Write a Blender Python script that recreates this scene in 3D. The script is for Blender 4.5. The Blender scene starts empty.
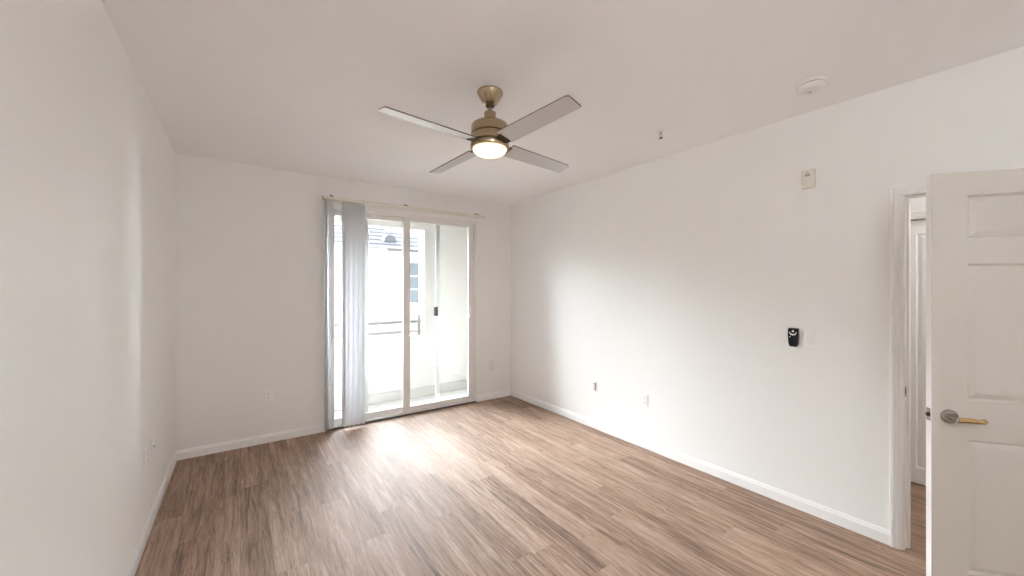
import bpy, bmesh, math, random
from mathutils import Vector, Matrix

random.seed(7)
SC = bpy.context.scene
COL = SC.collection
PI = math.pi

# ------------------------------------------------------------------ camera
F_PX, HEAD = 385.0, math.radians(35.17)
EYE = 1.52
cam_data = bpy.data.cameras.new('camera')
cam_data.sensor_width = 36.0
cam_data.lens = F_PX / 1024.0 * 36.0
cam_data.shift_y = 0.3 / 1024.0
cam_data.clip_start = 0.02
cam = bpy.data.objects.new('camera', cam_data)
COL.objects.link(cam)
cam.location = (0, 0, EYE)
cam.rotation_euler = (PI / 2, 0, -HEAD)
SC.camera = cam

# ------------------------------------------------------------------ sky, exposure
W_STRENGTH = 2.0
world = bpy.data.worlds.new('overcast_sky')
world.use_nodes = True
SC.world = world
bg = world.node_tree.nodes['Background']
bg.inputs['Color'].default_value = (0.97, 0.985, 1.0, 1)
bg.inputs['Strength'].default_value = W_STRENGTH

# hazy sun behind the neighbouring house: very soft light falling in through the balcony
sun_data = bpy.data.lights.new('hazy_sun', 'SUN')
sun_data.energy = 98.0
sun_data.angle = math.radians(120)
sun_data.color = (0.87, 0.928, 1.0)
sun = bpy.data.objects.new('hazy_sun', sun_data)
COL.objects.link(sun)
FILL_LAMP = 15.0   # glow of the added fill lamp behind the viewpoint
SUN_EL, SUN_AZ = math.radians(26), math.radians(-3)
sun.rotation_euler = (-(PI / 2 - SUN_EL), 0, SUN_AZ)   # shines from +Y towards -Y and down

SC.view_settings.view_transform = 'Standard'
SC.view_settings.look = 'None'
SC.view_settings.gamma = 1.0
SC.view_settings.use_curve_mapping = False
SC.view_settings.exposure = 1.15
SC.cycles.use_denoising = True
SC.cycles.max_bounces = 16
SC.cycles.diffuse_bounces = 10
SC.cycles.glossy_bounces = 4
SC.cycles.transparent_max_bounces = 16
SC.cycles.sample_clamp_indirect = 8.0

# ------------------------------------------------------------------ room sizes
XL, XR = -0.472, 3.145          # inner faces of the side walls
YB, YR = 4.49, -1.60            # inner faces of the back (sliding door) and rear walls
H = 2.71
WT = 0.12
SX0, SX1, SZ1 = 0.745, 2.575, 2.41    # sliding door opening
DY0, DY1, DZ1 = -0.313, 0.523, 2.070  # doorway in the right wall
HX = 4.25                             # far wall of the hall
BF, BT = 5.68, 5.91                   # inner and outer face of the balcony front
BZ = -0.15


# ------------------------------------------------------------------ materials
def mat(name, color, rough=0.5, metal=0.0, spec=0.5, bump=None, emit=None, var=None):
    m = bpy.data.materials.new(name)
    m.use_nodes = True
    nt = m.node_tree
    b = nt.nodes['Principled BSDF']
    b.inputs['Base Color'].default_value = (*color, 1)
    b.inputs['Roughness'].default_value = rough
    b.inputs['Metallic'].default_value = metal
    b.inputs['Specular IOR Level'].default_value = spec
    tc = nt.nodes.new('ShaderNodeTexCoord')
    if bump:
        scale, dist, strength = bump
        n = nt.nodes.new('ShaderNodeTexNoise')
        n.inputs['Scale'].default_value = scale
        n.inputs['Detail'].default_value = 3
        nt.links.new(tc.outputs['Object'], n.inputs['Vector'])
        bp = nt.nodes.new('ShaderNodeBump')
        bp.inputs['Strength'].default_value = strength
        bp.inputs['Distance'].default_value = dist
        nt.links.new(n.outputs['Fac'], bp.inputs['Height'])
        nt.links.new(bp.outputs['Normal'], b.inputs['Normal'])
    if var:
        scale, amount = var
        n = nt.nodes.new('ShaderNodeTexNoise')
        n.inputs['Scale'].default_value = scale
        n.inputs['Detail'].default_value = 4
        nt.links.new(tc.outputs['Object'], n.inputs['Vector'])
        mx = nt.nodes.new('ShaderNodeMixRGB')
        mx.inputs['Color1'].default_value = (*[c * (1 - amount) for c in color], 1)
        mx.inputs['Color2'].default_value = (*[min(1, c * (1 + amount)) for c in color], 1)
        nt.links.new(n.outputs['Fac'], mx.inputs['Fac'])
        nt.links.new(mx.outputs['Color'], b.inputs['Base Color'])
    if emit:
        b.inputs['Emission Color'].default_value = (*emit[0], 1)
        b.inputs['Emission Strength'].default_value = emit[1]
    return m


def brushed(name, color, rough, stretch, amount=0.12):
    m = mat(name, color, rough, 1.0)
    nt = m.node_tree
    b = nt.nodes['Principled BSDF']
    tc = nt.nodes.new('ShaderNodeTexCoord')
    mp = nt.nodes.new('ShaderNodeMapping')
    mp.inputs['Scale'].default_value = stretch
    n = nt.nodes.new('ShaderNodeTexNoise')
    n.inputs['Scale'].default_value = 1.0
    n.inputs['Detail'].default_value = 2
    nt.links.new(tc.outputs['Object'], mp.inputs['Vector'])
    nt.links.new(mp.outputs['Vector'], n.inputs['Vector'])
    r = nt.nodes.new('ShaderNodeMapRange')
    r.inputs['To Min'].default_value = rough - amount
    r.inputs['To Max'].default_value = rough + amount
    nt.links.new(n.outputs['Fac'], r.inputs['Value'])
    nt.links.new(r.outputs['Result'], b.inputs['Roughness'])
    return m


def glass_mat(name, tint, gloss=1.0):
    m = bpy.data.materials.new(name)
    m.use_nodes = True
    nt = m.node_tree
    nt.nodes.remove(nt.nodes['Principled BSDF'])
    out = nt.nodes['Material Output']
    t = nt.nodes.new('ShaderNodeBsdfTransparent')
    t.inputs['Color'].default_value = (*tint, 1)
    g = nt.nodes.new('ShaderNodeBsdfGlossy')
    g.inputs['Roughness'].default_value = 0.02
    fr = nt.nodes.new('ShaderNodeFresnel')
    fr.inputs['IOR'].default_value = 1.45
    ml = nt.nodes.new('ShaderNodeMath')
    ml.operation = 'MULTIPLY'
    ml.inputs[1].default_value = gloss
    nt.links.new(fr.outputs['Fac'], ml.inputs[0])
    mx = nt.nodes.new('ShaderNodeMixShader')
    nt.links.new(ml.outputs[0], mx.inputs[0])
    nt.links.new(t.outputs[0], mx.inputs[1])
    nt.links.new(g.outputs[0], mx.inputs[2])
    nt.links.new(mx.outputs[0], out.inputs['Surface'])
    return m


def mesh_mat(name, color, cover):
    """insect mesh: threads too fine to see one by one"""
    m = bpy.data.materials.new(name)
    m.use_nodes = True
    nt = m.node_tree
    b = nt.nodes['Principled BSDF']
    b.inputs['Base Color'].default_value = (*color, 1)
    b.inputs['Roughness'].default_value = 0.7
    b.inputs['Alpha'].default_value = cover
    return m


def slat_mat(name, color):
    m = bpy.data.materials.new(name)
    m.use_nodes = True
    nt = m.node_tree
    b = nt.nodes['Principled BSDF']
    b.inputs['Base Color'].default_value = (*color, 1)
    b.inputs['Roughness'].default_value = 0.45
    out = nt.nodes['Material Output']
    t = nt.nodes.new('ShaderNodeBsdfTranslucent')
    t.inputs['Color'].default_value = (*color, 1)
    mx = nt.nodes.new('ShaderNodeMixShader')
    mx.inputs[0].default_value = 0.09
    nt.links.new(b.outputs[0], mx.inputs[1])
    nt.links.new(t.outputs[0], mx.inputs[2])
    nt.links.new(mx.outputs[0], out.inputs['Surface'])
    return m


def plank_mat():
    m = bpy.data.materials.new('vinyl_plank')
    m.use_nodes = True
    nt = m.node_tree
    L = nt.links.new
    b = nt.nodes['Principled BSDF']

    def math_(op, a, c=None):
        n = nt.nodes.new('ShaderNodeMath')
        n.operation = op
        for i, v in enumerate((a, c)):
            if v is None:
                continue
            if isinstance(v, (int, float)):
                n.inputs[i].default_value = v
            else:
                L(v, n.inputs[i])
        return n.outputs[0]

    geo = nt.nodes.new('ShaderNodeNewGeometry')
    sp = nt.nodes.new('ShaderNodeSeparateXYZ')
    L(geo.outputs['Position'], sp.inputs[0])
    x, y = sp.outputs[0], sp.outputs[1]
    PW, PL = 0.152, 1.22
    cx = math_('DIVIDE', x, PW)
    ci = math_('FLOOR', cx)
    cf = math_('SUBTRACT', cx, ci)
    wn = nt.nodes.new('ShaderNodeTexWhiteNoise')
    wn.noise_dimensions = '1D'
    L(ci, wn.inputs['W'])
    ry = math_('ADD', math_('DIVIDE', y, PL), math_('MULTIPLY', wn.outputs['Value'], 7.0))
    ri = math_('FLOOR', ry)
    rf = math_('SUBTRACT', ry, ri)
    cb = nt.nodes.new('ShaderNodeCombineXYZ')
    L(ci, cb.inputs[0]); L(ri, cb.inputs[1])
    wn2 = nt.nodes.new('ShaderNodeTexWhiteNoise')
    wn2.noise_dimensions = '2D'
    L(cb.outputs[0], wn2.inputs['Vector'])
    pid = wn2.outputs['Value']
    pid2 = nt.nodes.new('ShaderNodeSeparateColor')
    L(wn2.outputs['Color'], pid2.inputs[0])

    def grain(sx, sy, detail, dist, rough=0.6):
        c = nt.nodes.new('ShaderNodeCombineXYZ')
        L(math_('MULTIPLY', x, sx), c.inputs[0])
        L(math_('MULTIPLY', y, sy), c.inputs[1])
        L(math_('MULTIPLY', pid, 37.0), c.inputs[2])
        n = nt.nodes.new('ShaderNodeTexNoise')
        n.inputs['Scale'].default_value = 1.0
        n.inputs['Detail'].default_value = detail
        n.inputs['Roughness'].default_value = rough
        n.inputs['Distortion'].default_value = dist
        L(c.outputs[0], n.inputs['Vector'])
        return n.outputs['Fac']

    g1 = grain(34, 1.7, 5, 0.9)        # broad streaks
    g2 = grain(120, 5.0, 4, 0.5)       # fine grain
    g3 = grain(11, 0.9, 3, 1.4)        # tone patches

    ramp = nt.nodes.new('ShaderNodeValToRGB')
    cr = ramp.color_ramp
    cr.elements[0].position = 0.36
    cr.elements[0].color = (*DARK, 1)
    cr.elements[1].position = 0.65
    cr.elements[1].color = (*LIGHT, 1)
    e = cr.elements.new(0.445); e.color = (*MID1, 1)
    e = cr.elements.new(0.535); e.color = (*MID2, 1)
    t = math_('ADD', math_('MULTIPLY', g1, 0.40), math_('MULTIPLY', g2, 0.20))
    t = math_('ADD', t, math_('MULTIPLY', g3, 0.24))
    t = math_('ADD', t, math_('MULTIPLY', grain(62, 4.2, 4, 1.2, 0.65), 0.26))
    t = math_('ADD', t, math_('MULTIPLY', math_('SUBTRACT', pid2.outputs[0], 0.5), 0.075))
    t = math_('SUBTRACT', t, 0.025)
    L(t, ramp.inputs[0])
    # thin dark cracks of the rustic grain
    vor = grain(26, 2.2, 2, 2.2, 0.5)
    crack = nt.nodes.new('ShaderNodeMapRange')
    crack.inputs['From Min'].default_value = 0.0
    crack.inputs['From Max'].default_value = 0.02
    L(math_('ABSOLUTE', math_('SUBTRACT', vor, 0.55)), crack.inputs['Value'])
    crack.inputs['To Min'].default_value = 0.62
    crack.inputs['To Max'].default_value = 1.0
    # short charred flecks along the grain, in patches
    fl = nt.nodes.new('ShaderNodeMapRange')
    fl.inputs['From Min'].default_value = 0.575
    fl.inputs['From Max'].default_value = 0.66
    L(math_('ADD', math_('MULTIPLY', grain(52, 3.0, 4, 0.9, 0.62), 0.75), math_('MULTIPLY', grain(9, 1.6, 2, 0.6), 0.27)), fl.inputs['Value'])
    fl.inputs['To Min'].default_value = 1.0
    fl.inputs['To Max'].default_value = 0.58
    # seams between planks
    ex = math_('MULTIPLY', math_('MINIMUM', cf, math_('SUBTRACT', 1.0, cf)), PW)
    ey = math_('MULTIPLY', math_('MINIMUM', rf, math_('SUBTRACT', 1.0, rf)), PL)
    seam = math_('MINIMUM', ex, ey)
    sm = nt.nodes.new('ShaderNodeMapRange')
    sm.inputs['From Min'].default_value = 0.0006
    sm.inputs['From Max'].default_value = 0.0020
    sm.inputs['To Min'].default_value = 0.72
    sm.inputs['To Max'].default_value = 1.0
    L(seam, sm.inputs['Value'])
    mul = math_('MULTIPLY', math_('MULTIPLY', sm.outputs['Result'], crack.outputs['Result']), fl.outputs['Result'])
    mx = nt.nodes.new('ShaderNodeVectorMath')
    mx.operation = 'SCALE'
    L(ramp.outputs['Color'], mx.inputs[0])
    L(mul, mx.inputs['Scale'])
    L(mx.outputs[0], b.inputs['Base Color'])
    rr = nt.nodes.new('ShaderNodeMapRange')
    rr.inputs['To Min'].default_value = 0.54
    rr.inputs['To Max'].default_value = 0.78
    L(g2, rr.inputs['Value'])
    L(rr.outputs['Result'], b.inputs['Roughness'])
    b.inputs['Specular IOR Level'].default_value = 0.75
    bp = nt.nodes.new('ShaderNodeBump')
    bp.inputs['Strength'].default_value = 0.25
    bp.inputs['Distance'].default_value = 0.0012
    L(math_('MULTIPLY', math_('ADD', g2, math_('MULTIPLY', g1, 0.6)), mul), bp.inputs['Height'])
    L(bp.outputs['Normal'], b.inputs['Normal'])
    return m


DARK, MID1, MID2, LIGHT = (0.085, 0.048, 0.029), (0.212, 0.123, 0.079), (0.345, 0.220, 0.152), (0.495, 0.350, 0.268)


def roof_mat():
    m = bpy.data.materials.new('concrete_roof_tile')
    m.use_nodes = True
    nt = m.node_tree
    L = nt.links.new
    b = nt.nodes['Principled BSDF']
    tc = nt.nodes.new('ShaderNodeTexCoord')
    # overlapping courses of tile: a weathered body and the lip's shadow painted dark on every course
    sp = nt.nodes.new('ShaderNodeSeparateXYZ')
    L(tc.outputs['UV'], sp.inputs[0])
    dv = nt.nodes.new('ShaderNodeMath'); dv.operation = 'DIVIDE'; dv.inputs[1].default_value = 0.56
    L(sp.outputs[1], dv.inputs[0])
    fr = nt.nodes.new('ShaderNodeMath'); fr.operation = 'FRACT'
    L(dv.outputs[0], fr.inputs[0])
    lt = nt.nodes.new('ShaderNodeMath'); lt.operation = 'LESS_THAN'; lt.inputs[1].default_value = 0.34
    L(fr.outputs[0], lt.inputs[0])
    n = nt.nodes.new('ShaderNodeTexNoise')
    n.inputs['Scale'].default_value = 3.0
    L(tc.outputs['UV'], n.inputs['Vector'])
    body = nt.nodes.new('ShaderNodeMixRGB')
    body.inputs['Color1'].default_value = (0.055, 0.054, 0.058, 1)
    body.inputs['Color2'].default_value = (0.078, 0.077, 0.081, 1)
    L(n.outputs['Fac'], body.inputs['Fac'])
    mx = nt.nodes.new('ShaderNodeMixRGB')
    mx.inputs['Color2'].default_value = (0.026, 0.025, 0.029, 1)
    L(lt.outputs[0], mx.inputs['Fac'])
    L(body.outputs['Color'], mx.inputs['Color1'])
    L(mx.outputs['Color'], b.inputs['Base Color'])
    b.inputs['Roughness'].default_value = 1.0
    b.inputs['Specular IOR Level'].default_value = 0.0
    return m


M = {}
M['wall'] = mat('wall_paint', (0.865, 0.86, 0.845), 0.55, spec=0.35, bump=(140, 0.0012, 0.35))
M['ceiling'] = mat('ceiling_paint', (0.925, 0.925, 0.935), 0.8, spec=0.2, bump=(90, 0.0015, 0.4))
M['trim'] = mat('trim_paint', (0.90, 0.895, 0.885), 0.32, spec=0.5)
M['door'] = mat('shaded_door_paint', (0.63, 0.597, 0.55), 0.4, spec=0.4, bump=(220, 0.0003, 0.2))  # beige carries the shade on the white door's faces
M['floor'] = plank_mat()
M['vinyl'] = mat('white_vinyl', (0.82, 0.80, 0.775), 0.35, bump=(60, 0.0002, 0.1))
M['white_plastic'] = mat('white_plastic', (0.84, 0.83, 0.81), 0.3, bump=(300, 0.0001, 0.1))
M['cream_plastic'] = mat('cream_plastic', (0.74, 0.71, 0.63), 0.35, bump=(300, 0.0001, 0.1))
M['plate'] = mat('plate_plastic', (0.90, 0.89, 0.88), 0.3, bump=(300, 0.0001, 0.1))
M['painted_plate'] = mat('painted_plate', (0.80, 0.785, 0.76), 0.5, bump=(140, 0.001, 0.25))
M['slot'] = mat('dark_slot', (0.03, 0.03, 0.03), 0.6, var=(30, 0.2))
M['grey_slot'] = mat('grey_recess', (0.26, 0.25, 0.24), 0.6, var=(30, 0.2))
M['black'] = mat('black_plastic', (0.012, 0.013, 0.022), 0.22, var=(20, 0.2))
M['black_matte'] = mat('dark_rubber', (0.035, 0.03, 0.028), 0.7, var=(20, 0.2))
M['button'] = mat('silver_button', (0.88, 0.88, 0.88), 0.3, var=(40, 0.05))
M['glass'] = glass_mat('window_glass', (0.965, 0.985, 0.98))
M['screen'] = mesh_mat('insect_mesh', (0.05, 0.05, 0.05), 0.10)
M['slat'] = slat_mat('blind_vinyl', (0.80, 0.80, 0.81))
M['rail'] = mat('blind_rail', (0.80, 0.765, 0.70), 0.4, bump=(60, 0.0002, 0.1))
M['brass'] = brushed('brushed_warm_nickel', (0.43, 0.33, 0.215), 0.20, (6, 6, 260), 0.06)
M['lever'] = brushed('aged_brass', (0.60, 0.43, 0.21), 0.26, (200, 40, 40), 0.06)
M['nickel'] = brushed('satin_nickel', (0.42, 0.395, 0.365), 0.24, (200, 40, 40), 0.06)
M['dark_metal'] = mat('dark_bronze', (0.10, 0.065, 0.04), 0.4, metal=0.8, var=(30, 0.2))
M['blade'] = mat('silver_blade', (0.60, 0.585, 0.585), 0.38, metal=0.35, var=(9, 0.05))
M['blade_edge'] = mat('blade_edge', (0.09, 0.07, 0.06), 0.5, var=(9, 0.2))
M['steel'] = brushed('steel_screw', (0.55, 0.54, 0.52), 0.35, (90, 90, 90))
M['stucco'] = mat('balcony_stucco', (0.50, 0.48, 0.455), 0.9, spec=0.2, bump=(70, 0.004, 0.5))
M['band'] = mat('base_band', (0.38, 0.37, 0.35), 0.7, bump=(70, 0.002, 0.3))  # greyer strip along the foot of the parapet
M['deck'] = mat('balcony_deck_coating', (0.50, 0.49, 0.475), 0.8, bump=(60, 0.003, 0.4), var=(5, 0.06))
M['rail_metal'] = mat('railing_paint', (0.20, 0.195, 0.18), 0.5, var=(20, 0.06))
M['screen_frame'] = mat('screen_frame_paint', (0.50, 0.50, 0.485), 0.45, var=(12, 0.04))
M['house'] = mat('house_stucco', (0.74, 0.71, 0.66), 0.9, spec=0.2, bump=(40, 0.004, 0.4))
M['house_trim'] = mat('house_trim', (0.55, 0.54, 0.52), 0.7, var=(6, 0.05))
M['shaded_gutter'] = mat('gutter_shade', (0.09, 0.085, 0.085), 0.7, var=(6, 0.1))
M['house_glass'] = mat('house_window_glass', (0.10, 0.12, 0.14), 0.15, var=(3, 0.2))
M['vent'] = mat('roof_vent', (0.11, 0.11, 0.125), 0.7, var=(8, 0.15))
M['roof'] = roof_mat()
M['ground'] = mat('ground_concrete', (0.42, 0.41, 0.39), 0.9, var=(2, 0.15))
M['threshold'] = mat('threshold_bronze', (0.10, 0.085, 0.075), 0.5, metal=0.4, var=(30, 0.15))


def lens_mat():
    m = bpy.data.materials.new('frosted_lamp_glass')
    m.use_nodes = True
    nt = m.node_tree
    b = nt.nodes['Principled BSDF']
    b.inputs['Base Color'].default_value = (0.9, 0.85, 0.72, 1)
    b.inputs['Roughness'].default_value = 0.4
    tc = nt.nodes.new('ShaderNodeTexCoord')
    n = nt.nodes.new('ShaderNodeTexNoise')
    n.inputs['Scale'].default_value = 14
    nt.links.new(tc.outputs['Object'], n.inputs['Vector'])
    mx = nt.nodes.new('ShaderNodeMixRGB')
    mx.inputs['Color1'].default_value = (1.0, 0.86, 0.60, 1)
    mx.inputs['Color2'].default_value = (1.0, 0.90, 0.66, 1)
    nt.links.new(n.outputs['Fac'], mx.inputs['Fac'])
    nt.links.new(mx.outputs['Color'], b.inputs['Emission Color'])
    b.inputs['Emission Strength'].default_value = LAMP
    return m


LAMP = 0.46
M['lens'] = lens_mat()


# ------------------------------------------------------------------ mesh helpers
class MB:
    def __init__(self):
        self.bm = bmesh.new()
        self.mi = 0

    def _tag(self, faces):
        for f in faces:
            f.material_index = self.mi

    def box(self, x0, x1, y0, y1, z0, z1, bevel=0.0, seg=2):
        vs = [self.bm.verts.new((x, y, z)) for x in (x0, x1) for y in (y0, y1) for z in (z0, z1)]
        idx = [(0, 1, 3, 2), (4, 6, 7, 5), (0, 4, 5, 1), (2, 3, 7, 6), (0, 2, 6, 4), (1, 5, 7, 3)]
        fs = [self.bm.faces.new([vs[i] for i in q]) for q in idx]
        self._tag(fs)
        if bevel:
            es = list({e for f in fs for e in f.edges})
            r = bmesh.ops.bevel(self.bm, geom=es, offset=bevel, segments=seg, affect='EDGES', profile=0.5)
            self._tag(r['faces'])
        return self

    def prism(self, pts, axis, a0, a1):
        """closed outline extruded along an axis; pts are the other two coordinates in xyz order"""
        def v(p, a):
            c = list(p)
            c.insert(axis, a)
            return self.bm.verts.new(c)
        A = [v(p, a0) for p in pts]
        B = [v(p, a1) for p in pts]
        n = len(pts)
        fs = [self.bm.faces.new(A), self.bm.faces.new(B[::-1])]
        for i in range(n):
            fs.append(self.bm.faces.new((A[i], B[i], B[(i + 1) % n], A[(i + 1) % n])))
        self._tag(fs)
        return self

    def lathe(self, prof, n=40, center=(0, 0, 0), axis='Z'):
        """prof: list of (r, h) from one end to the other"""
        rings = []
        cx, cy, cz = center

        def pos(r, h, a):
            u, w = r * math.cos(a), r * math.sin(a)
            return {'Z': (cx + u, cy + w, cz + h), 'Y': (cx + u, cy + h, cz + w), 'X': (cx + h, cy + u, cz + w)}[axis]
        for r, h in prof:
            if r < 1e-6:
                rings.append([self.bm.verts.new(pos(0, h, 0))])
            else:
                rings.append([self.bm.verts.new(pos(r, h, 2 * PI * i / n)) for i in range(n)])
        fs = []
        for a, b in zip(rings, rings[1:]):
            for i in range(n):
                j = (i + 1) % n
                if len(a) == 1 and len(b) == 1:
                    continue
                if len(a) == 1:
                    fs.append(self.bm.faces.new((a[0], b[i], b[j])))
                elif len(b) == 1:
                    fs.append(self.bm.faces.new((a[i], b[0], a[j])))
                else:
                    fs.append(self.bm.faces.new((a[i], b[i], b[j], a[j])))
        for r in (rings[0], rings[-1]):
            if len(r) > 1:
                fs.append(self.bm.faces.new(r))
        self._tag(fs)
        return self

    def tube(self, pts, radii, n=14, flat=1.0):
        pts = [Vector(p) for p in pts]
        if isinstance(radii, (int, float)):
            radii = [radii] * len(pts)
        rings = []
        for i, p in enumerate(pts):
            d = (pts[min(i + 1, len(pts) - 1)] - pts[max(i - 1, 0)]).normalized()
            up = Vector((0, 0, 1)) if abs(d.z) < 0.9 else Vector((0, 1, 0))
            s = d.cross(up).normalized()
            t = s.cross(d).normalized()
            rings.append([self.bm.verts.new(p + s * radii[i] * flat * math.cos(2 * PI * k / n) + t * radii[i] * math.sin(2 * PI * k / n)) for k in range(n)])
        fs = []
        for a, b in zip(rings, rings[1:]):
            for i in range(n):
                j = (i + 1) % n
                fs.append(self.bm.faces.new((a[i], a[j], b[j], b[i])))
        fs.append(self.bm.faces.new(rings[0][::-1]))
        fs.append(self.bm.faces.new(rings[-1]))
        self._tag(fs)
        return self

    def build(self, name, mats, parent=None, loc=(0, 0, 0), smooth=None, rotz=0.0):
        bmesh.ops.recalc_face_normals(self.bm, faces=self.bm.faces)
        me = bpy.data.meshes.new(name)
        self.bm.to_mesh(me)
        self.bm.free()
        if not isinstance(mats, (list, tuple)):
            mats = [mats]
        for m in mats:
            me.materials.append(m)
        o = bpy.data.objects.new(name, me)
        o.location = loc
        o.rotation_euler = (0, 0, rotz)
        COL.objects.link(o)
        if parent is not None:
            o.parent = parent
        if smooth is not None:
            for p in me.polygons:
                p.use_smooth = True
            me.set_sharp_from_angle(angle=math.radians(smooth))
        return o


def empty(name, loc, rotz=0.0):
    o = bpy.data.objects.new(name, None)
    o.empty_display_size = 0.1
    o.location = loc
    o.rotation_euler = (0, 0, rotz)
    COL.objects.link(o)
    return o


def tag(o, label, cat, kind=None, group=None):
    o['label'] = label
    o['category'] = cat
    if kind:
        o['kind'] = kind
    if group:
        o['group'] = group
    return o


def struct(o, label, cat):
    return tag(o, label, cat, 'structure')


# ------------------------------------------------------------------ the room shell
m = MB().box(XL - WT, HX + WT, YR - WT, YB + 0.15, -0.12, 0.0)
struct(m.build('floor', M['floor']), 'brown wood-look vinyl plank floor with grey sheen by the glass door', 'floor')
m = MB().box(XL - WT, HX + WT, YR - WT, YB + 0.15, H, H + 0.14)
struct(m.build('ceiling', M['ceiling']), 'flat white painted ceiling above the empty room', 'ceiling')
m = MB().box(XL - WT, XL, YR, YB + 0.15, 0, H)
struct(m.build('wall_left', M['wall']), 'plain white wall along the left side of the room', 'wall')
m = MB()
m.box(XL, SX0, YB, YB + 0.15, 0, H)
m.box(SX1, XR, YB, YB + 0.15, 0, H)
m.box(SX0, SX1, YB, YB + 0.15, SZ1, H)
struct(m.build('wall_back', M['wall']), 'shaded off-white end wall around the sliding glass door', 'wall')
m = MB()
m.box(XR, XR + WT, DY1, YB + 0.15, 0, H)
m.box(XR, XR + WT, YR, DY0, 0, H)
m.box(XR, XR + WT, DY0, DY1, DZ1, H)
struct(m.build('wall_right', M['wall']), 'long white wall with switch, remote and doorway on the right side', 'wall')
m = MB().box(XL - WT, HX + WT, YR - WT, YR, 0, H)
struct(m.build('wall_rear', M['wall']), 'plain white wall behind the viewpoint', 'wall')


# baseboards: ogee-topped profile, 13 mm thick, 85 mm high
def base_profile(t=0.013, h=0.085):
    return [(0, 0), (t, 0), (t, h * 0.72), (t * 0.75, h * 0.80), (t * 0.55, h * 0.92), (t * 0.3, h), (0, h)]


def baseboard(name, label, runs):
    m = MB()
    for side, a0, a1 in runs:
        P = base_profile()
        if side == 'L':
            m.prism([(XL + d, z) for d, z in P], 1, a0, a1)
        elif side == 'R':
            m.prism([(XR - d, z) for d, z in P], 1, a0, a1)
        elif side == 'B':
            m.prism([(YB - d, z) for d, z in P], 0, a0, a1)
        elif side == 'H':
            m.prism([(HX - d, z) for d, z in P], 1, a0, a1)
    struct(m.build(name, M['trim']), label, 'baseboard')


baseboard('baseboard_left', 'white baseboard at the foot of the left wall', [('L', YR, YB)])
baseboard('baseboard_back', 'white baseboard at the foot of the end wall beside the sliding door', [('B', XL, SX0 - 0.012), ('B', SX1 + 0.012, XR)])
baseboard('baseboard_right', 'white baseboard at the foot of the long right wall', [('R', 0.575, YB), ('R', YR, DY0 - 0.07)])

# ------------------------------------------------------------------ doorway trim in the right wall
# casing profile across its width (u from inner edge outwards, d out of the wall)
def casing_profile(w):
    return [(0, 0), (0, 0.008), (w * 0.10, 0.011), (w * 0.30, 0.011), (w * 0.36, 0.014), (w * 0.62, 0.0155), (w * 0.70, 0.018), (w * 0.94, 0.018), (w, 0.014), (w, 0)]


def sweep_casing(m, y0, y1, ztop, w, wallx, sgn):
    """mitred casing round a doorway on a wall of constant x; sgn = direction out of the wall"""
    P = casing_profile(w)
    path = [((y1, 0.0), (1, 0)), ((y1, ztop), (1, 1)), ((y0, ztop), (-1, 1)), ((y0, 0.0), (-1, 0))]
    rings = []
    for (y, z), (oy, oz) in path:
        rings.append([m.bm.verts.new((wallx + sgn * d, y + oy * u, z + oz * u)) for u, d in P])
    n = len(P)
    for a, b in zip(rings, rings[1:]):
        for i in range(n - 1):
            m.bm.faces.new((a[i], a[i + 1], b[i + 1], b[i]))
    m.bm.faces.new(rings[0]); m.bm.faces.new(rings[-1][::-1])


t1 = empty('trim_1', (0, 0, 0))
struct(t1, 'white moulded casing and jamb round the doorway in the right wall', 'door frame')
m = MB()
sweep_casing(m, DY0 + 0.004, 0.519, 2.066, 0.056, XR, -1)
m.build('casing', M['trim'], t1)
m = MB()
m.box(XR - 0.001, XR + WT + 0.001, DY1 - 0.010, DY1, 0, DZ1 - 0.01)
m.box(XR - 0.001, XR + WT + 0.001, DY0, DY0 + 0.010, 0, DZ1 - 0.01)
m.box(XR - 0.001, XR + WT + 0.001, DY0, DY1, DZ1 - 0.01, DZ1)
m.box(XR + 0.040, XR + 0.075, DY1 - 0.022, DY1 - 0.010, 0, DZ1 - 0.01)
m.box(XR + 0.040, XR + 0.075, DY0 + 0.010, DY0 + 0.022, 0, DZ1 - 0.01)
m.box(XR + 0.040, XR + 0.075, DY0 + 0.022, DY1 - 0.022, DZ1 - 0.022, DZ1 - 0.01)
m.build('jamb', M['trim'], t1)
m = MB()
m.box(XR + 0.004, XR + 0.033, DY1 - 0.0118, DY1 - 0.0098, 0.89, 0.95, 0.0006, 1)
m.mi = 1
m.box(XR + 0.011, XR + 0.025, DY1 - 0.0124, DY1 - 0.0114, 0.905, 0.935)
sp_ = m.build('strike_plate', [M['nickel'], M['slot']], t1)
m = MB()
sweep_casing(m, DY0 + 0.004, 0.519, 2.066, 0.056, XR + WT, 1)
m.build('casing', M['trim'], t1)

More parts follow.
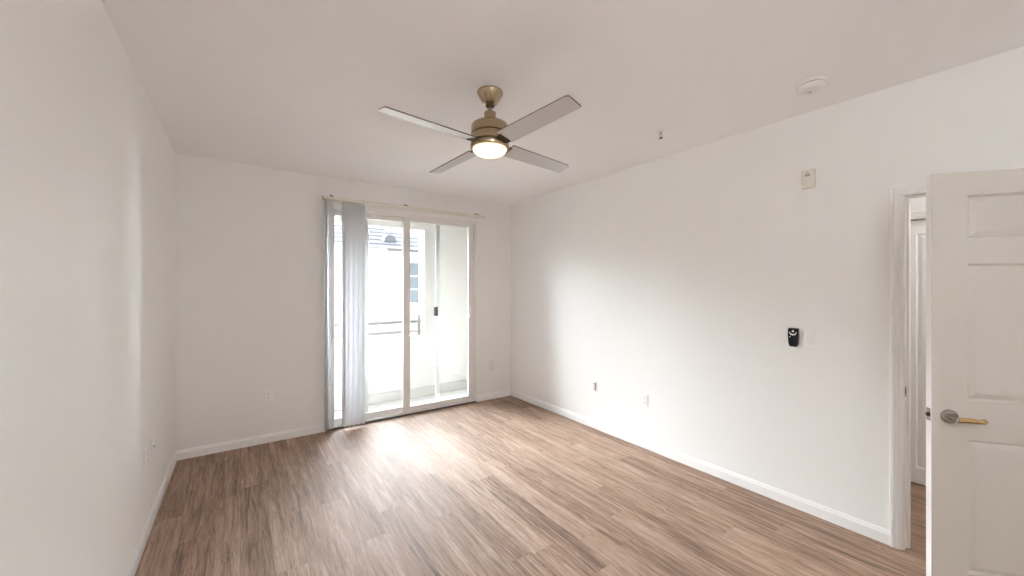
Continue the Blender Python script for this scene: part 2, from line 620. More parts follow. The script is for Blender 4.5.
# ------------------------------------------------------------------ panelled doors
def panel_leaf(w, h, t, panels):
    """leaf along +x, thickness from y=-t to y=0; panels = list of (x0, x1, z0, z1)"""
    m = MB()
    bm = m.bm
    xs = sorted({0, w, *[p[0] for p in panels], *[p[1] for p in panels]})
    zs = sorted({0, h, *[p[2] for p in panels], *[p[3] for p in panels]})
    steps = [(0.0, 0.0), (0.004, -0.008), (0.010, -0.012), (0.030, -0.004), (0.034, -0.003)]

    def face(ysurf, sgn):
        cache = {}

        def V(x, z, d=0.0):
            k = (round(x, 5), round(z, 5), round(d, 5))
            if k not in cache:
                cache[k] = bm.verts.new((x, ysurf + sgn * d, z))
            return cache[k]
        for i in range(len(xs) - 1):
            for j in range(len(zs) - 1):
                x0, x1, z0, z1 = xs[i], xs[i + 1], zs[j], zs[j + 1]
                if (x0, x1, z0, z1) in panels:
                    prev = None
                    for ins, d in steps:
                        ring = [V(x0 + ins, z0 + ins, d), V(x1 - ins, z0 + ins, d), V(x1 - ins, z1 - ins, d), V(x0 + ins, z1 - ins, d)]
                        if prev:
                            for k in range(4):
                                bm.faces.new((prev[k], prev[(k + 1) % 4], ring[(k + 1) % 4], ring[k]))
                        prev = ring
                    bm.faces.new(prev)
                else:
                    bm.faces.new((V(x0, z0), V(x1, z0), V(x1, z1), V(x0, z1)))
        return V
    A = face(0.0, 1)
    B = face(-t, -1)
    for i in range(len(xs) - 1):
        for z in (0, h):
            bm.faces.new((A(xs[i], z), A(xs[i + 1], z), B(xs[i + 1], z), B(xs[i], z)))
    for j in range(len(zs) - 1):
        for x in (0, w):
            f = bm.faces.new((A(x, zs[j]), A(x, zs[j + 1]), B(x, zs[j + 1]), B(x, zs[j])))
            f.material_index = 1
    return m


def lever_handle(parent, x, z, yface, sgn, direction):
    """rose, neck and lever with a returned end; direction = +-1 along x"""
    h = empty('door_handle', (x, yface, z))
    h.parent = parent
    s = sgn
    MB().lathe([(0.0, 0), (0.0325, 0), (0.0325, s * 0.004), (0.030, s * 0.008), (0.022, s * 0.010), (0.0, s * 0.010)], 36, axis='Y').build('rosette', M['nickel'], h, smooth=40)
    MB().lathe([(0.0, s * 0.009), (0.0125, s * 0.009), (0.0105, s * 0.018), (0.0105, s * 0.046), (0.0125, s * 0.052), (0.0125, s * 0.060), (0.0, s * 0.062)], 24, axis='Y').build('neck', M['nickel'], h, smooth=40)
    d = direction
    pts = [(0, s * 0.055, 0), (d * 0.018, s * 0.056, 0.0005), (d * 0.048, s * 0.057, 0.001), (d * 0.074, s * 0.056, 0), (d * 0.090, s * 0.053, -0.001), (d * 0.098, s * 0.046, -0.001), (d * 0.100, s * 0.036, 0)]
    MB().tube(pts, [0.0125, 0.0120, 0.0115, 0.0110, 0.0110, 0.0105, 0.0095], 16, flat=0.72).build('lever', M['lever'], h, smooth=60)
    return h


LW, LH, LT = 0.81, 2.056, 0.035
d2 = empty('door_2', (XR, -0.301, 0.010), math.atan2(0.796, -0.605))
struct(d2, 'open white interior door with three raised panels and a brass lever, at the right', 'door')
pl, pr = LW - 0.130, 0.130
panels = [(pr, pl, 0.198, 0.812), (pr, pl, 0.992, 1.622), (pr, pl, 1.736, 1.938)]
leaf = panel_leaf(LW, LH - 0.010, LT, panels).build('door_leaf', [M['door'], M['trim']], d2)  # one white paint: faces coloured as shaded, edges as lit
hx = LW - 0.064
lever_handle(d2, hx, 0.914, 0.0, 1, -1)
lever_handle(d2, hx, 0.914, -LT, -1, -1)
m = MB()
m.box(LW - 0.0005, LW + 0.0012, -0.030, -0.005, 0.885, 0.943, 0.0005, 1)
lp = m.build('latch_plate', M['nickel'], d2)
MB().box(LW + 0.0010, LW + 0.009, -0.024, -0.011, 0.905, 0.923, 0.002, 2).build('latch_bolt', M['black_matte'], lp)
for hz in (0.22, 1.02, 1.82):
    m = MB()
    m.lathe([(0, -0.045), (0.006, -0.045), (0.006, 0.045), (0, 0.045)], 14, (0.0, 0.007, hz))
    m.box(-0.002, 0.0005, -0.030, 0.004, hz - 0.045, hz + 0.045)
    m.build('hinge', M['nickel'], d2, smooth=40)

# ------------------------------------------------------------------ the hall beyond the doorway
HD0, HD1 = -0.06, 0.745
m = MB()
m.box(HX, HX + WT, HD1 + 0.012, 2.2, 0, H)
m.box(HX, HX + WT, YR, HD0 - 0.012, 0, H)
m.box(HX, HX + WT, HD0 - 0.012, HD1 + 0.012, 2.062, H)
struct(m.build('wall_hall', M['wall']), 'white far wall of the hall seen through the doorway', 'wall')
m = MB().box(XR + WT, HX + WT, 2.2, 2.2 + WT, 0, H)
struct(m.build('wall_hall_end', M['wall']), 'white wall closing the far end of the hall beyond the doorway', 'wall')
m = MB().box(HX + WT, HX + WT + 0.05, HD0 - 0.1, HD1 + 0.1, -0.02, 2.2)  # backing put in so no sky light leaks round the hall door
struct(m.build('wall_light_stop', M['wall']), 'added unseen backing that stops light round the door across the hall', 'wall')
t2 = empty('trim_2', (0, 0, 0))
struct(t2, 'white casing of the closed door across the hall', 'door frame')
m = MB()
sweep_casing(m, HD0, HD1, 2.052, 0.062, HX, -1)
m.build('casing', M['trim'], t2)
m = MB()
m.box(HX + 0.0, HX + WT, HD1, HD1 + 0.012, 0, 2.062)
m.box(HX + 0.0, HX + WT, HD0 - 0.012, HD0, 0, 2.062)
m.box(HX + 0.0, HX + WT, HD0, HD1, 2.052, 2.062)
m.build('jamb', M['trim'], t2)
d3 = empty('door_3', (HX + 0.062, HD1 - 0.004, 0.012), -PI / 2)
struct(d3, 'closed white panelled door on the far side of the hall', 'door')
hwid = HD1 - HD0 - 0.008
hl = panel_leaf(hwid, 2.034, 0.035, [(0.105, hwid - 0.105, 0.12, 1.93)])
hl.build('door_leaf', [M['trim'], M['trim']], d3)
lever_handle(d3, hwid - 0.07, 0.905, -0.035, -1, -1)
for hz in (0.25, 0.93, 1.80):
    MB().lathe([(0, -0.045), (0.006, -0.045), (0.006, 0.045), (0, 0.045)], 12, (0.001, -0.043, hz)).build('hinge', M['nickel'], d3, smooth=40)
baseboard('baseboard_hall', 'white baseboard along the far wall of the hall', [('H', HD1 + 0.063, 2.2)])

# added fill lamp, unseen behind the viewpoint, to brighten the room
rlamp = empty('added_fill_lamp', (0.35, -1.05, H))
tag(rlamp, 'added white globe fill lamp hanging unseen behind the viewpoint', 'lamp')
MB().lathe([(0, 0), (0.07, 0), (0.07, -0.02), (0.05, -0.03), (0, -0.03)], 40).build('canopy', M['white_plastic'], rlamp, smooth=40)
MB().lathe([(0, -0.028), (0.008, -0.028), (0.008, -0.29), (0, -0.29)], 16).build('rod', M['white_plastic'], rlamp, smooth=40)
MB().lathe([(0, -0.28), (0.05, -0.28), (0.055, -0.31), (0, -0.31)], 32).build('cap', M['white_plastic'], rlamp, smooth=40)
rg = mat('fill_lamp_glass', (0.9, 0.88, 0.84), 0.4, emit=((0.95, 0.975, 1.0), FILL_LAMP), var=(8, 0.03))
MB().lathe([(0.17 * math.sin(PI * k / 20), -0.47 + 0.17 * math.cos(PI * k / 20)) for k in range(2, 21)], 40).build('lamp_shade', rg, rlamp, smooth=60)

# added lamp that brightens the hall, out of view
hl_ = empty('hall_fill_lamp', (3.75, -0.45, H))
tag(hl_, 'added round white fill lamp on the hall ceiling beyond the doorway', 'lamp')
MB().lathe([(0, 0), (0.15, 0), (0.15, -0.03), (0, -0.03)], 32).build('lamp_base', M['white_plastic'], hl_, smooth=40)
gm = mat('hall_fill_glass', (0.9, 0.88, 0.84), 0.4, emit=((1.0, 0.97, 0.94), 30.0), var=(8, 0.03))
MB().lathe([(0.135, -0.03), (0.125, -0.06), (0.09, -0.085), (0.04, -0.098), (0, -0.10)], 32).build('lamp_shade', gm, hl_, smooth=60)

# ------------------------------------------------------------------ sliding glass door
d1 = empty('door_1', (SX0, YB, 0))
struct(d1, 'white vinyl sliding glass door to the balcony in the end wall', 'sliding door')
DW = SX1 - SX0
m = MB()       # outer frame, local x from the opening's left edge
FB = 0.032
m.box(0, FB, 0.004, 0.14, 0.0, SZ1)
m.box(DW - FB, DW, 0.004, 0.14, 0.0, SZ1)
m.box(FB, DW - FB, 0.004, 0.14, SZ1 - 0.035, SZ1)
m.box(FB, DW - FB, 0.012, 0.14, 0.0, 0.022)
m.box(-0.006, 0.006, -0.006, 0.008, 0.0, SZ1 + 0.004)
m.box(DW - 0.006, DW + 0.006, -0.006, 0.008, 0.0, SZ1 + 0.004)
m.build('door_frame', M['vinyl'], d1)
MB().box(0.0, DW, -0.012, 0.012, 0.0, 0.012, 0.002, 1).build('threshold_strip', M['threshold'], d1)


def sash(name, x0, x1, y0, y1, z0, z1, sl, sr, rt, rb, mt=M['vinyl']):
    p = MB()
    p.box(x0, x0 + sl, y0, y1, z0, z1, 0.003, 1)
    p.box(x1 - sr, x1, y0, y1, z0, z1, 0.003, 1)
    p.box(x0 + sl, x1 - sr, y0 + 0.002, y1 - 0.002, z1 - rt, z1)
    p.box(x0 + sl, x1 - sr, y0 + 0.002, y1 - 0.002, z0, z0 + rb)
    return p.build(name, mt, d1)


x_st = 1.590 - SX0
sl = sash('sliding_panel', x_st, DW - FB, 0.018, 0.052, 0.022, SZ1 - 0.035, 0.083, 0.070, 0.045, 0.070)
MB().box(x_st + 0.083, DW - FB - 0.070, 0.033, 0.037, 0.092, SZ1 - 0.080).build('pane', M['glass'], sl)
fx = sash('fixed_panel', FB, x_st + 0.075, 0.062, 0.096, 0.022, SZ1 - 0.035, 0.060, 0.060, 0.055, 0.070)
MB().box(FB + 0.060, x_st + 0.015, 0.077, 0.081, 0.092, SZ1 - 0.090).build('pane', M['glass'], fx)
# pull handle on the locking stile of the sliding panel
hc = DW - FB - 0.058
m = MB()
m.box(hc - 0.016, hc + 0.016, 0.012, 0.018, 1.110, 1.310, 0.002, 1)
m.tube([(hc - 0.004, 0.014, 1.135), (hc - 0.004, -0.012, 1.140), (hc - 0.004, -0.020, 1.160), (hc - 0.004, -0.022, 1.210), (hc - 0.004, -0.020, 1.260), (hc - 0.004, -0.012, 1.280), (hc - 0.004, 0.014, 1.285)], 0.009, 12)
hd = m.build('pull_handle', M['white_plastic'], sl, smooth=40)
# insect screen pushed half way along its outer track
scl = MB()
sx0, sx1 = 1.155 - SX0, 2.100 - SX0
sy0, sy1, sz0, sz1 = 0.108, 0.124, 0.024, SZ1 - 0.037
scl.box(sx0, sx0 + 0.052, sy0, sy1, sz0, sz1, 0.002, 1)
scl.box(sx1 - 0.058, sx1, sy0, sy1, sz0, sz1, 0.002, 1)
scl.box(sx0 + 0.052, sx1 - 0.058, sy0, sy1, sz1 - 0.04, sz1)
scl.box(sx0 + 0.052, sx1 - 0.058, sy0, sy1, sz0, sz0 + 0.05)
ss = scl.build('screen_panel', M['screen_frame'], d1)
MB().box(sx0 + 0.050, sx1 - 0.056, 0.1155, 0.1165, sz0 + 0.048, sz1 - 0.038).build('screen_mesh', M['screen'], ss)
m = MB()
m.box(sx1 - 0.082, sx1 - 0.030, 0.096, 0.108, 1.165, 1.285, 0.004, 2)
m.box(sx1 - 0.074, sx1 - 0.058, 0.086, 0.098, 1.19, 1.26, 0.003, 1)
m.build('screen_latch', M['black_matte'], ss)

# ------------------------------------------------------------------ vertical blind
TRX0, TRX1, TRY, TRZ = 0.703, 2.665, YB - 0.062, 2.468
vb = empty('vertical_blind', (TRX0, TRY, TRZ))
tag(vb, 'white vertical blind drawn open to the left side of the glass door', 'blind')
TL = TRX1 - TRX0
MB().box(0, TL, -0.020, 0.020, -0.014, 0.020, 0.004, 2).build('headrail', M['rail'], vb)
for bx in (0.09, 0.90, 1.86):
    m = MB()
    m.box(bx - 0.013, bx + 0.013, 0.0, 0.062, 0.0202, 0.0235)
    m.box(bx - 0.013, bx + 0.013, -0.014, 0.002, 0.0202, 0.028, 0.001, 1)
    m.box(bx - 0.013, bx + 0.013, 0.0585, 0.0618, 0.0235, 0.050)
    m.build('bracket', M['dark_metal'], vb)
for ex in (-0.006, TL):
    MB().box(ex, ex + 0.006, -0.022, 0.022, -0.016, 0.022, 0.002, 1).build('end_cap', M['rail'], vb)


def slat_mesh(w, h, bow):
    m = MB()
    n = 8
    front = []
    for k in range(n + 1):
        u = -w / 2 + w * k / n
        front.append((u, bow * (1 - (2 * u / w) ** 2)))
    back = [(u, v + 0.0012) for u, v in front][::-1]
    m.prism(front + back, 2, -h, 0.0)
    return m


proto = None
slots = []
for x, a in ((0.738, 50), (0.764, 58), (0.790, 48)):
    slots.append((x - TRX0, a))
for k in range(9):
    slots.append((0.906 + 0.0250 * k - TRX0 + (0.004 if k % 2 else 0.0), 111 + (8 if k % 2 else -6) + random.uniform(-3, 3)))
HS = 2.405
for i, (x, a) in enumerate(slots):
    if proto is None:
        proto = slat_mesh(0.089, HS, 0.007).build('slat', M['slat'], vb, smooth=35)
        c = proto
        clip = MB().box(-0.006, 0.006, -0.004, 0.004, 0.0, 0.014).build('clip', M['rail'], c, (0, 0, 0))
    else:
        c = proto.copy(); COL.objects.link(c); c.parent = vb
        k = clip.copy(); COL.objects.link(k); k.parent = c
    c.location = (x, 0.0, -0.028)
    c.rotation_euler = (0, 0, math.radians(a))
# wand at the free end of the stack
m = MB()
m.tube([(1.150 - TRX0, -0.030, -0.012), (1.150 - TRX0, -0.034, -0.06), (1.152 - TRX0, -0.036, -1.15)], 0.0045, 8)
m.build('wand', M['white_plastic'], vb, smooth=60)


# ------------------------------------------------------------------ wall plates
def plate_mb(w=0.072, h=0.116, t=0.006):
    return MB().box(-w / 2, w / 2, -t, 0, -h / 2, h / 2, 0.003, 2)


def screws(parent, zs):
    for z in zs:
        MB().lathe([(0, -0.0060), (0.0032, -0.0060), (0.0026, -0.0076), (0, -0.0078)], 12, (0, 0, z), 'Y').build('screw', M['plate'], parent, smooth=50)


def outlet(loc, rotz, label, pm='plate'):
    o = empty('wall_outlet', loc, rotz)
    tag(o, label, 'outlet', group='wall plates near the floor')
    plate_mb().build('cover_plate', M[pm], o)
    for z in (0.0225, -0.0225):
        r = MB().box(-0.0165, 0.0165, -0.0085, -0.005, z - 0.015, z + 0.015, 0.0025, 2).build('receptacle', M[pm], o)
        s = MB()
        s.box(-0.0078, -0.0050, -0.0090, -0.0080, z - 0.001, z + 0.008)
        s.box(0.0050, 0.0078, -0.0090, -0.0080, z - 0.001, z + 0.008)
        s.lathe([(0, -0.0080), (0.0028, -0.0080), (0.0028, -0.0090), (0, -0.0090)], 10, (0, 0, z - 0.0085), 'Y')
        s.build('slot', M['grey_slot'], r)
    screws(o, (0.0,))
    return o


RW, LWALL, BW = -PI / 2, PI / 2, 0.0
outlet((0.225, YB, 0.460), BW, 'white duplex power outlet low on the end wall left of the blind')
outlet((XR, 2.268, 0.456), RW, 'white outlet low on the long right wall, the one nearer the doorway')
outlet((XL, 3.175, 0.500), LWALL, 'white outlet low on the left wall, the plate farther from the corner')

# data plate with a row of jacks
o = empty('jack_plate', (XR, 2.903, 0.456), RW)
tag(o, 'white jack plate low on the long right wall, the one nearer the glass door', 'wall plate', group='wall plates near the floor')
plate_mb().build('cover_plate', M['plate'], o)
MB().box(0.004, 0.026, -0.011, -0.005, -0.043, 0.043, 0.002, 1).build('jack_strip', M['grey_slot'], o)
for z in (-0.027, 0.0, 0.027):
    MB().box(-0.020, -0.010, -0.008, -0.005, z - 0.006, z + 0.006, 0.001, 1).build('jack', M['grey_slot'], o)
screws(o, (-0.052, 0.052))
# coax plate on the left wall, painted over
o = empty('coax_plate', (XL, 3.400, 0.490), LWALL)
tag(o, 'white coax plate low on the left wall, the plate nearer the corner', 'wall plate', group='wall plates near the floor')
plate_mb().build('cover_plate', M['plate'], o)
MB().lathe([(0, -0.005), (0.0075, -0.005), (0.0075, -0.009), (0.0048, -0.009), (0.0048, -0.017), (0, -0.017)], 16, axis='Y').build('coax_connector', M['steel'], o, smooth=40)
screws(o, (-0.042, 0.042))
# painted-over plate right of the sliding door
o = empty('blank_plate', (2.822, YB, 0.455), BW)
tag(o, 'wall-coloured plate low on the end wall right of the sliding door', 'wall plate', group='wall plates near the floor')
plate_mb().build('cover_plate', M['painted_plate'], o)
screws(o, (-0.042, 0.042))

# light switch
o = empty('light_switch', (XR, 0.969, 1.174), RW)
tag(o, 'white rocker light switch on the right wall beside the black remote', 'switch')
plate_mb().build('cover_plate', M['plate'], o)
m = MB()
m.prism([(-0.0055, -0.034), (-0.0075, -0.034), (-0.0105, 0.0), (-0.0120, 0.034), (-0.0055, 0.034)], 0, -0.0168, 0.0168)
m.build('rocker', M['white_plastic'], o)
screws(o, (-0.0475, 0.0475))

# fan remote in its wall cradle
o = empty('remote_control', (XR, 1.058, 1.180), RW)
tag(o, 'black fan remote with silver crescent button hanging on the right wall', 'remote control')
HWD = [(-0.064, 0.018), (-0.058, 0.024), (-0.040, 0.027), (0.0, 0.030), (0.030, 0.031), (0.058, 0.031), (0.064, 0.028)]
m = MB()
out = [(-w, z) for z, w in HWD] + [(w, z) for z, w in HWD[::-1]]
m.prism(out, 1, -0.022, -0.006)
es = [e for e in m.bm.edges if all(abs(v.co.y + 0.022) < 1e-5 for v in e.verts)]
bmesh.ops.bevel(m.bm, geom=es, offset=0.005, segments=3, affect='EDGES', profile=0.5)
m.build('remote_body', M['black'], o, smooth=40)
m = MB()
m.prism([(-0.026, -0.050), (0.026, -0.050), (0.030, 0.0), (0.030, 0.030), (-0.030, 0.030), (-0.030, 0.0)], 1, -0.0065, 0.0)
m.build('wall_cradle', M['black_matte'], o)
MB().lathe([(0, -0.0215), (0.0075, -0.0215), (0.0068, -0.0240), (0, -0.0245)], 20, (0.0, 0, 0.043), 'Y').build('round_button', M['button'], o, smooth=50)
m = MB()
arc = []
for k in range(15):
    a = PI + PI * k / 14
    arc.append((0.022 * math.cos(a), 0.036 + 0.022 * math.sin(a)))
for k in range(15):
    a = 2 * PI - PI * k / 14
    arc.append((0.0185 * math.cos(a), 0.040 + 0.0165 * math.sin(a)))
m.prism(arc, 1, -0.0238, -0.0215)
m.build('crescent_button', M['button'], o)
MB().lathe([(0, -0.0215), (0.004, -0.0215), (0.0036, -0.0232), (0, -0.0235)], 14, (-0.018, 0, 0.004), 'Y').build('small_button', M['button'], o, smooth=50)

# alarm sensor high on the right wall
o = empty('wall_sensor', (XR, 0.970, 2.257), RW)
tag(o, 'cream plastic alarm sensor box high on the right wall near the doorway', 'sensor')
MB().box(-0.036, 0.036, -0.004, 0, -0.064, 0.064, 0.002, 1).build('back_plate', M['cream_plastic'], o)
MB().box(-0.035, 0.035, -0.032, -0.004, -0.063, 0.063, 0.006, 3).build('sensor_body', M['cream_plastic'], o, smooth=40)
MB().box(-0.016, 0.013, -0.0330, -0.0315, 0.016, 0.030, 0.0006, 1).build('sensor_window', M['grey_slot'], o)
MB().box(-0.008, 0.006, -0.0330, -0.0315, 0.036, 0.041, 0.0005, 1).build('sensor_slit', M['slot'], o)
MB().box(-0.034, -0.022, -0.0345, -0.031, -0.057, -0.042, 0.001, 1).build('indicator', M['button'], o)

# ------------------------------------------------------------------ smoke alarm and sprinkler on the ceiling
o = empty('smoke_alarm', (2.700, 0.826, H))
tag(o, 'round white smoke alarm on the ceiling near the right wall', 'smoke alarm')
MB().lathe([(0, 0), (0.072, 0), (0.072, -0.010), (0.069, -0.0135), (0, -0.0135)], 48).build('mounting_base', M['white_plastic'], o, smooth=40)
MB().lathe([(0, -0.0130), (0.0625, -0.0130), (0.0625, -0.0180), (0, -0.0180)], 48).build('vent_gap', M['slot'], o, smooth=40)
MB().lathe([(0, -0.0172), (0.067, -0.0172), (0.067, -0.028), (0.063, -0.036), (0.054, -0.043), (0.040, -0.046), (0.0, -0.047)], 48).build('alarm_body', M['white_plastic'], o, smooth=45)
MB().lathe([(0, -0.0455), (0.024, -0.0455), (0.024, -0.0485), (0.020, -0.0495), (0, -0.0495)], 32, (0.012, 0.008, 0)).build('test_button', M['plate'], o, smooth=40)
m = MB()
for k in range(5):
    m.box(-0.008 + 0.0, 0.020, -0.002 + 0.005 * k - 0.001, -0.002 + 0.005 * k + 0.001, -0.0503, -0.0492)
m.build('sounder_grille', M['grey_slot'], o)

o = empty('fire_sprinkler', (2.599, 1.732, H))
tag(o, 'small metal fire sprinkler head on the ceiling between fan and smoke alarm', 'sprinkler')
MB().lathe([(0, 0), (0.038, 0), (0.037, -0.003), (0.030, -0.006), (0.012, -0.007), (0, -0.007)], 32).build('escutcheon', M['white_plastic'], o, smooth=40)
MB().lathe([(0, -0.006), (0.010, -0.006), (0.010, -0.020), (0.006, -0.024), (0, -0.024)], 16).build('nozzle', M['steel'], o, smooth=40)
m = MB()
for s in (-1, 1):
    m.tube([(s * 0.008, 0, -0.016), (s * 0.015, 0, -0.028), (s * 0.012, 0, -0.042), (0, 0, -0.052)], 0.0024, 8)
m.build('yoke', M['dark_metal'], o, smooth=50)
MB().lathe([(0, -0.051), (0.006, -0.051), (0.015, -0.0535), (0.015, -0.0550), (0, -0.0555)], 20).build('deflector', M['dark_metal'], o, smooth=40)

# ------------------------------------------------------------------ ceiling fan
FANX, FANY = 1.236, 1.985
fan = empty('ceiling_fan', (FANX, FANY, H), math.radians(5))
tag(fan, 'brushed brass ceiling fan with four silver blades and a lit lamp', 'ceiling fan')
MB().lathe([(0, 0), (0.078, 0), (0.079, -0.006), (0.076, -0.016), (0.066, -0.034), (0.054, -0.054), (0.045, -0.068), (0.040, -0.074), (0.028, -0.077), (0, -0.077)], 48).build('canopy', M['brass'], fan, smooth=40)
m = MB()
m.lathe([(0, -0.075), (0.024, -0.075), (0.027, -0.083), (0.024, -0.093), (0.014, -0.098), (0, -0.098)], 28)
m.build('hanger_ball', M['dark_metal'], fan, smooth=50)
MB().lathe([(0, -0.092), (0.0128, -0.092), (0.0128, -0.140), (0, -0.140)], 24).build('downrod', M['brass'], fan, smooth=40)
hs = MB().lathe([(0, -0.124), (0.030, -0.124), (0.036, -0.128), (0.036, -0.166), (0.040, -0.176), (0.062, -0.186), (0.092, -0.196), (0.108, -0.206), (0.113, -0.216), (0.113, -0.262), (0.110, -0.265), (0, -0.265)], 56).build('motor_housing', M['brass'], fan, smooth=35)
MB().lathe([(0, -0.264), (0.108, -0.264), (0.108, -0.271), (0, -0.271)], 56).build('groove', M['dark_metal'], hs, smooth=40)
lb = MB().lathe([(0, -0.270), (0.112, -0.270), (0.113, -0.273), (0.113, -0.312), (0.110, -0.315), (0, -0.315)], 56).build('switch_housing', M['brass'], fan, smooth=35)
MB().lathe([(0, -0.314), (0.107, -0.314), (0.107, -0.321), (0, -0.321)], 56).build('groove', M['dark_metal'], lb, smooth=40)
kit = MB().lathe([(0, -0.320), (0.112, -0.320), (0.116, -0.324), (0.116, -0.346), (0.112, -0.352), (0.103, -0.352), (0.103, -0.344), (0, -0.344)], 56).build('light_ring', M['brass'], fan, smooth=35)
MB().lathe([(0.1025, -0.346), (0.1025, -0.356), (0.098, -0.366), (0.084, -0.377), (0.060, -0.386), (0.030, -0.391), (0, -0.392)], 56).build('lamp_lens', M['lens'], fan, smooth=60)

BLZ, PITCH = -0.321, math.radians(-13)


def blade_mb():
    r0, r1 = 0.140, 0.668
    m = MB()
    outline = [(r0, -0.056), (r0 + 0.012, -0.060), (r1 - 0.016, -0.052), (r1, -0.043), (r1, 0.047), (r1 - 0.004, 0.051), (r0 + 0.012, 0.060), (r0, 0.056)]
    t = 0.0030
    A = [m.bm.verts.new((x, y, -t)) for x, y in outline]
    B = [m.bm.verts.new((x, y, t)) for x, y in outline]
    m.bm.faces.new(A); m.bm.faces.new(B)
    for i in range(len(outline)):
        f = m.bm.faces.new((A[i], A[(i + 1) % len(A)], B[(i + 1) % len(A)], B[i]))
        f.material_index = 1
    return m


pb = None
for k in range(4):
    if pb is None:
        pb = blade_mb().build('blade', [M['blade'], M['blade_edge']], fan)
        m = MB()
        m.prism([(0.085, -0.030), (0.120, -0.038), (0.144, -0.038), (0.148, -0.026), (0.148, 0.034), (0.144, 0.046), (0.120, 0.046), (0.085, 0.036)], 2, -0.0075, -0.0031)
        brk = m.build('blade_bracket', M['dark_metal'], pb)
        b = pb
    else:
        b = pb.copy(); COL.objects.link(b); b.parent = fan
        kk = brk.copy(); COL.objects.link(kk); kk.parent = b
    b.location = (0, 0, BLZ)
    b.rotation_euler = (PITCH, 0, k * PI / 2)
# the fan hangs a little out of plumb on its ball joint
piv = Matrix.Translation((0, 0, -0.088))
tilt = piv @ Matrix.Rotation(math.radians(-1.3), 4, 'X') @ Matrix.Rotation(math.radians(1.5), 4, 'Y') @ piv.inverted()
for ch in fan.children:
    if not ch.name.startswith(('canopy', 'hanger_ball')):
        ch.matrix_basis = tilt @ ch.matrix_basis

# ------------------------------------------------------------------ balcony
BX0, BX1, BCZ, OPX, HDZ, PZ = -0.60, 3.20, 2.72, 2.338, 2.425, 0.785
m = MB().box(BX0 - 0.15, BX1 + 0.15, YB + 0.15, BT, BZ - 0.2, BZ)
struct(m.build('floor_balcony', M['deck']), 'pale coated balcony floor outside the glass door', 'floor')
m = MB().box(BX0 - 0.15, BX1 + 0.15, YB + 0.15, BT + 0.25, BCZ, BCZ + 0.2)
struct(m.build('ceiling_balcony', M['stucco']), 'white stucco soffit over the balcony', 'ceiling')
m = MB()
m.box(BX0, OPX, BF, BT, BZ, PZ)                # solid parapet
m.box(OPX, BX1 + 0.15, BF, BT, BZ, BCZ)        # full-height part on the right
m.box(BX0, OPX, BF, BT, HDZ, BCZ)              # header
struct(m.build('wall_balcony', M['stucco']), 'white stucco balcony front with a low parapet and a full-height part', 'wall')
m = MB()
m.box(BX1, BX1 + 0.15, YB + 0.15, BF, BZ, BCZ)
struct(m.build('wall_balcony_right', M['stucco']), 'white stucco wall closing the right end of the balcony', 'wall')
m = MB()
m.box(BX0 - 0.15, BX0, YB + 0.15, BT, BZ, BCZ)
struct(m.build('wall_balcony_left', M['stucco']), 'white stucco wall closing the left end of the balcony', 'wall')
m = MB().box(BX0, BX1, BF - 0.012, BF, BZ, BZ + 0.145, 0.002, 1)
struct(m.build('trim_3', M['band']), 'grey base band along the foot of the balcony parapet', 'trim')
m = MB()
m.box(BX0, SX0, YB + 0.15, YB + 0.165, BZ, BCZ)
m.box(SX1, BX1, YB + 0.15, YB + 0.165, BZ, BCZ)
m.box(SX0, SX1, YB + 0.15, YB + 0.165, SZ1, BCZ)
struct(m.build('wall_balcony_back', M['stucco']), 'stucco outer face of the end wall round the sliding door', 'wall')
# back of the back wall below the door level
m = MB().box(BX0, BX1, YB + 0.02, YB + 0.15, BZ, -0.12)
struct(m.build('trim_4', M['stucco']), 'low step below the sliding door on the balcony side', 'trim')

rl = empty('balcony_railing', (BX0, 5.80, PZ))
tag(rl, 'grey two-bar metal railing on top of the balcony parapet', 'railing')
for z in (1.003 - PZ, 0.852 - PZ):
    MB().box(0.0, 2.300 - BX0 + 0.03, -0.012, 0.012, z - 0.027, z + 0.027, 0.003, 1).build('rail', M['rail_metal'], rl)
for px in (0.04, 1.12, 2.288 - BX0):
    MB().box(px - 0.028, px + 0.028, -0.024, 0.024, 0.0, 1.105 - PZ, 0.004, 1).build('post', M['rail_metal'], rl)

# ------------------------------------------------------------------ the neighbouring house
m = MB().box(-14, 24, BT + 0.3, 40, -3.6, -3.5)
struct(m.build('ground', M['ground']), 'pale concrete ground between the two buildings', 'ground')
HY, EZ, PIT, CORN = 12.0, 2.67, 0.365, 7.20
hs = empty('house', (0, HY, -3.5))
tag(hs, 'cream stucco house with a grey tile hip roof across from the balcony', 'house')
X0, X1, DEP = -7.0, CORN - 0.5, 8.0
MB().box(X0, X1, 0.0, DEP, 0, EZ + 3.45).build('wall', M['house'], hs)
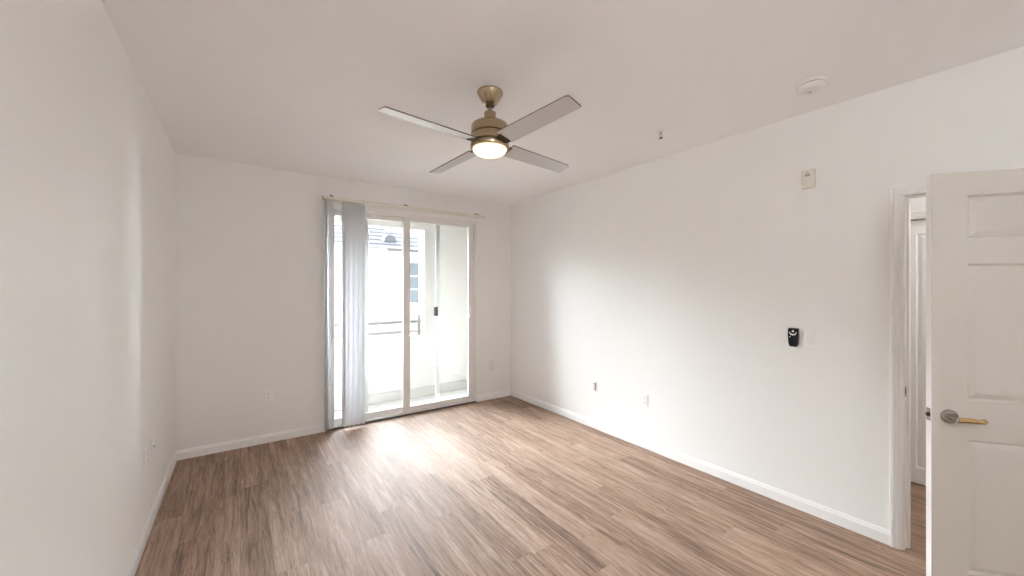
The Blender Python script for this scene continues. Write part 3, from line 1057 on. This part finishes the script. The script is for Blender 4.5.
# hip roof: eave rectangle with 0.5 overhang
ex0, ex1, ey0, ey1 = X0 - 0.5, CORN, -0.5, DEP + 0.5
half = (ey1 - ey0) / 2
ez = EZ + 3.5
m = MB()
bm = m.bm
uvl = bm.loops.layers.uv.new('UVMap')
c = [bm.verts.new(p) for p in ((ex0, ey0, ez), (ex1, ey0, ez), (ex1, ey1, ez), (ex0, ey1, ez))]
r = [bm.verts.new((ex0 + half, ey0 + half, ez + PIT * half)), bm.verts.new((ex1 - half, ey0 + half, ez + PIT * half))]
k = math.sqrt(1 + PIT * PIT)
for vs, uv in (((c[0], c[1], r[1], r[0]), lambda v: (v.x, (v.y - ey0) * k)),
               ((c[2], c[3], r[0], r[1]), lambda v: (v.x, (ey1 - v.y) * k)),
               ((c[1], c[2], r[1]), lambda v: (v.y, (ex1 - v.x) * k)),
               ((c[3], c[0], r[0]), lambda v: (v.y, (v.x - ex0) * k))):
    f = bm.faces.new(vs)
    for l in f.loops:
        l[uvl].uv = uv(l.vert.co)
f = bm.faces.new(c)
for l in f.loops:
    l[uvl].uv = (l.vert.co.x, l.vert.co.y)
m.build('roof', M['roof'], hs)
MB().box(ex0, ex1, -0.52, -0.47, ez - 0.16, ez + 0.02).build('fascia', M['house'], hs)
MB().box(3.55, ex1, -0.60, -0.52, ez - 0.04, ez + 0.03).build('shaded_gutter', M['shaded_gutter'], hs)  # the eave's shadow line put into the dark colour of this strip
# half-round roof vent
m = MB()
pts = [(0.205 * math.cos(PI * q / 18), 0.225 * math.sin(PI * q / 18)) for q in range(19)]
m.prism([(3.96 + x, ez + PIT * 1.0 + z - 0.01) for x, z in pts], 1, 0.46, 1.25)
m.build('roof_vent', M['vent'], hs)


def house_window(x0, x1, z0, z1):
    p = MB()
    for a in ((x0 - 0.06, x0, z0 - 0.06, z1 + 0.06), (x1, x1 + 0.06, z0 - 0.06, z1 + 0.06), (x0, x1, z1, z1 + 0.06), (x0, x1, z0 - 0.06, z0)):
        p.box(a[0], a[1], -0.05, 0.0, a[2], a[3])
    for q in range(1, 3):
        zz = z0 + (z1 - z0) * q / 3
        p.box(x0, x1, -0.035, -0.002, zz - 0.015, zz + 0.015)
    xx = (x0 + x1) / 2
    p.box(xx - 0.02, xx + 0.02, -0.036, -0.002, z0, z1)
    w = p.build('window', M['house'], hs)
    MB().box(x0, x1, -0.012, -0.003, z0, z1).build('pane', M['house_glass'], w)


house_window(4.21, 5.35, 1.06 + 3.5, 2.34 + 3.5)
house_window(-1.2, 0.2, 1.06 + 3.5, 2.34 + 3.5)
for z in (0.87, 0.69):
    MB().box(X0, X1, -0.03, 0.0, z + 3.5 - 0.02, z + 3.5 + 0.02).build('belt_trim', M['house_trim'], hs)
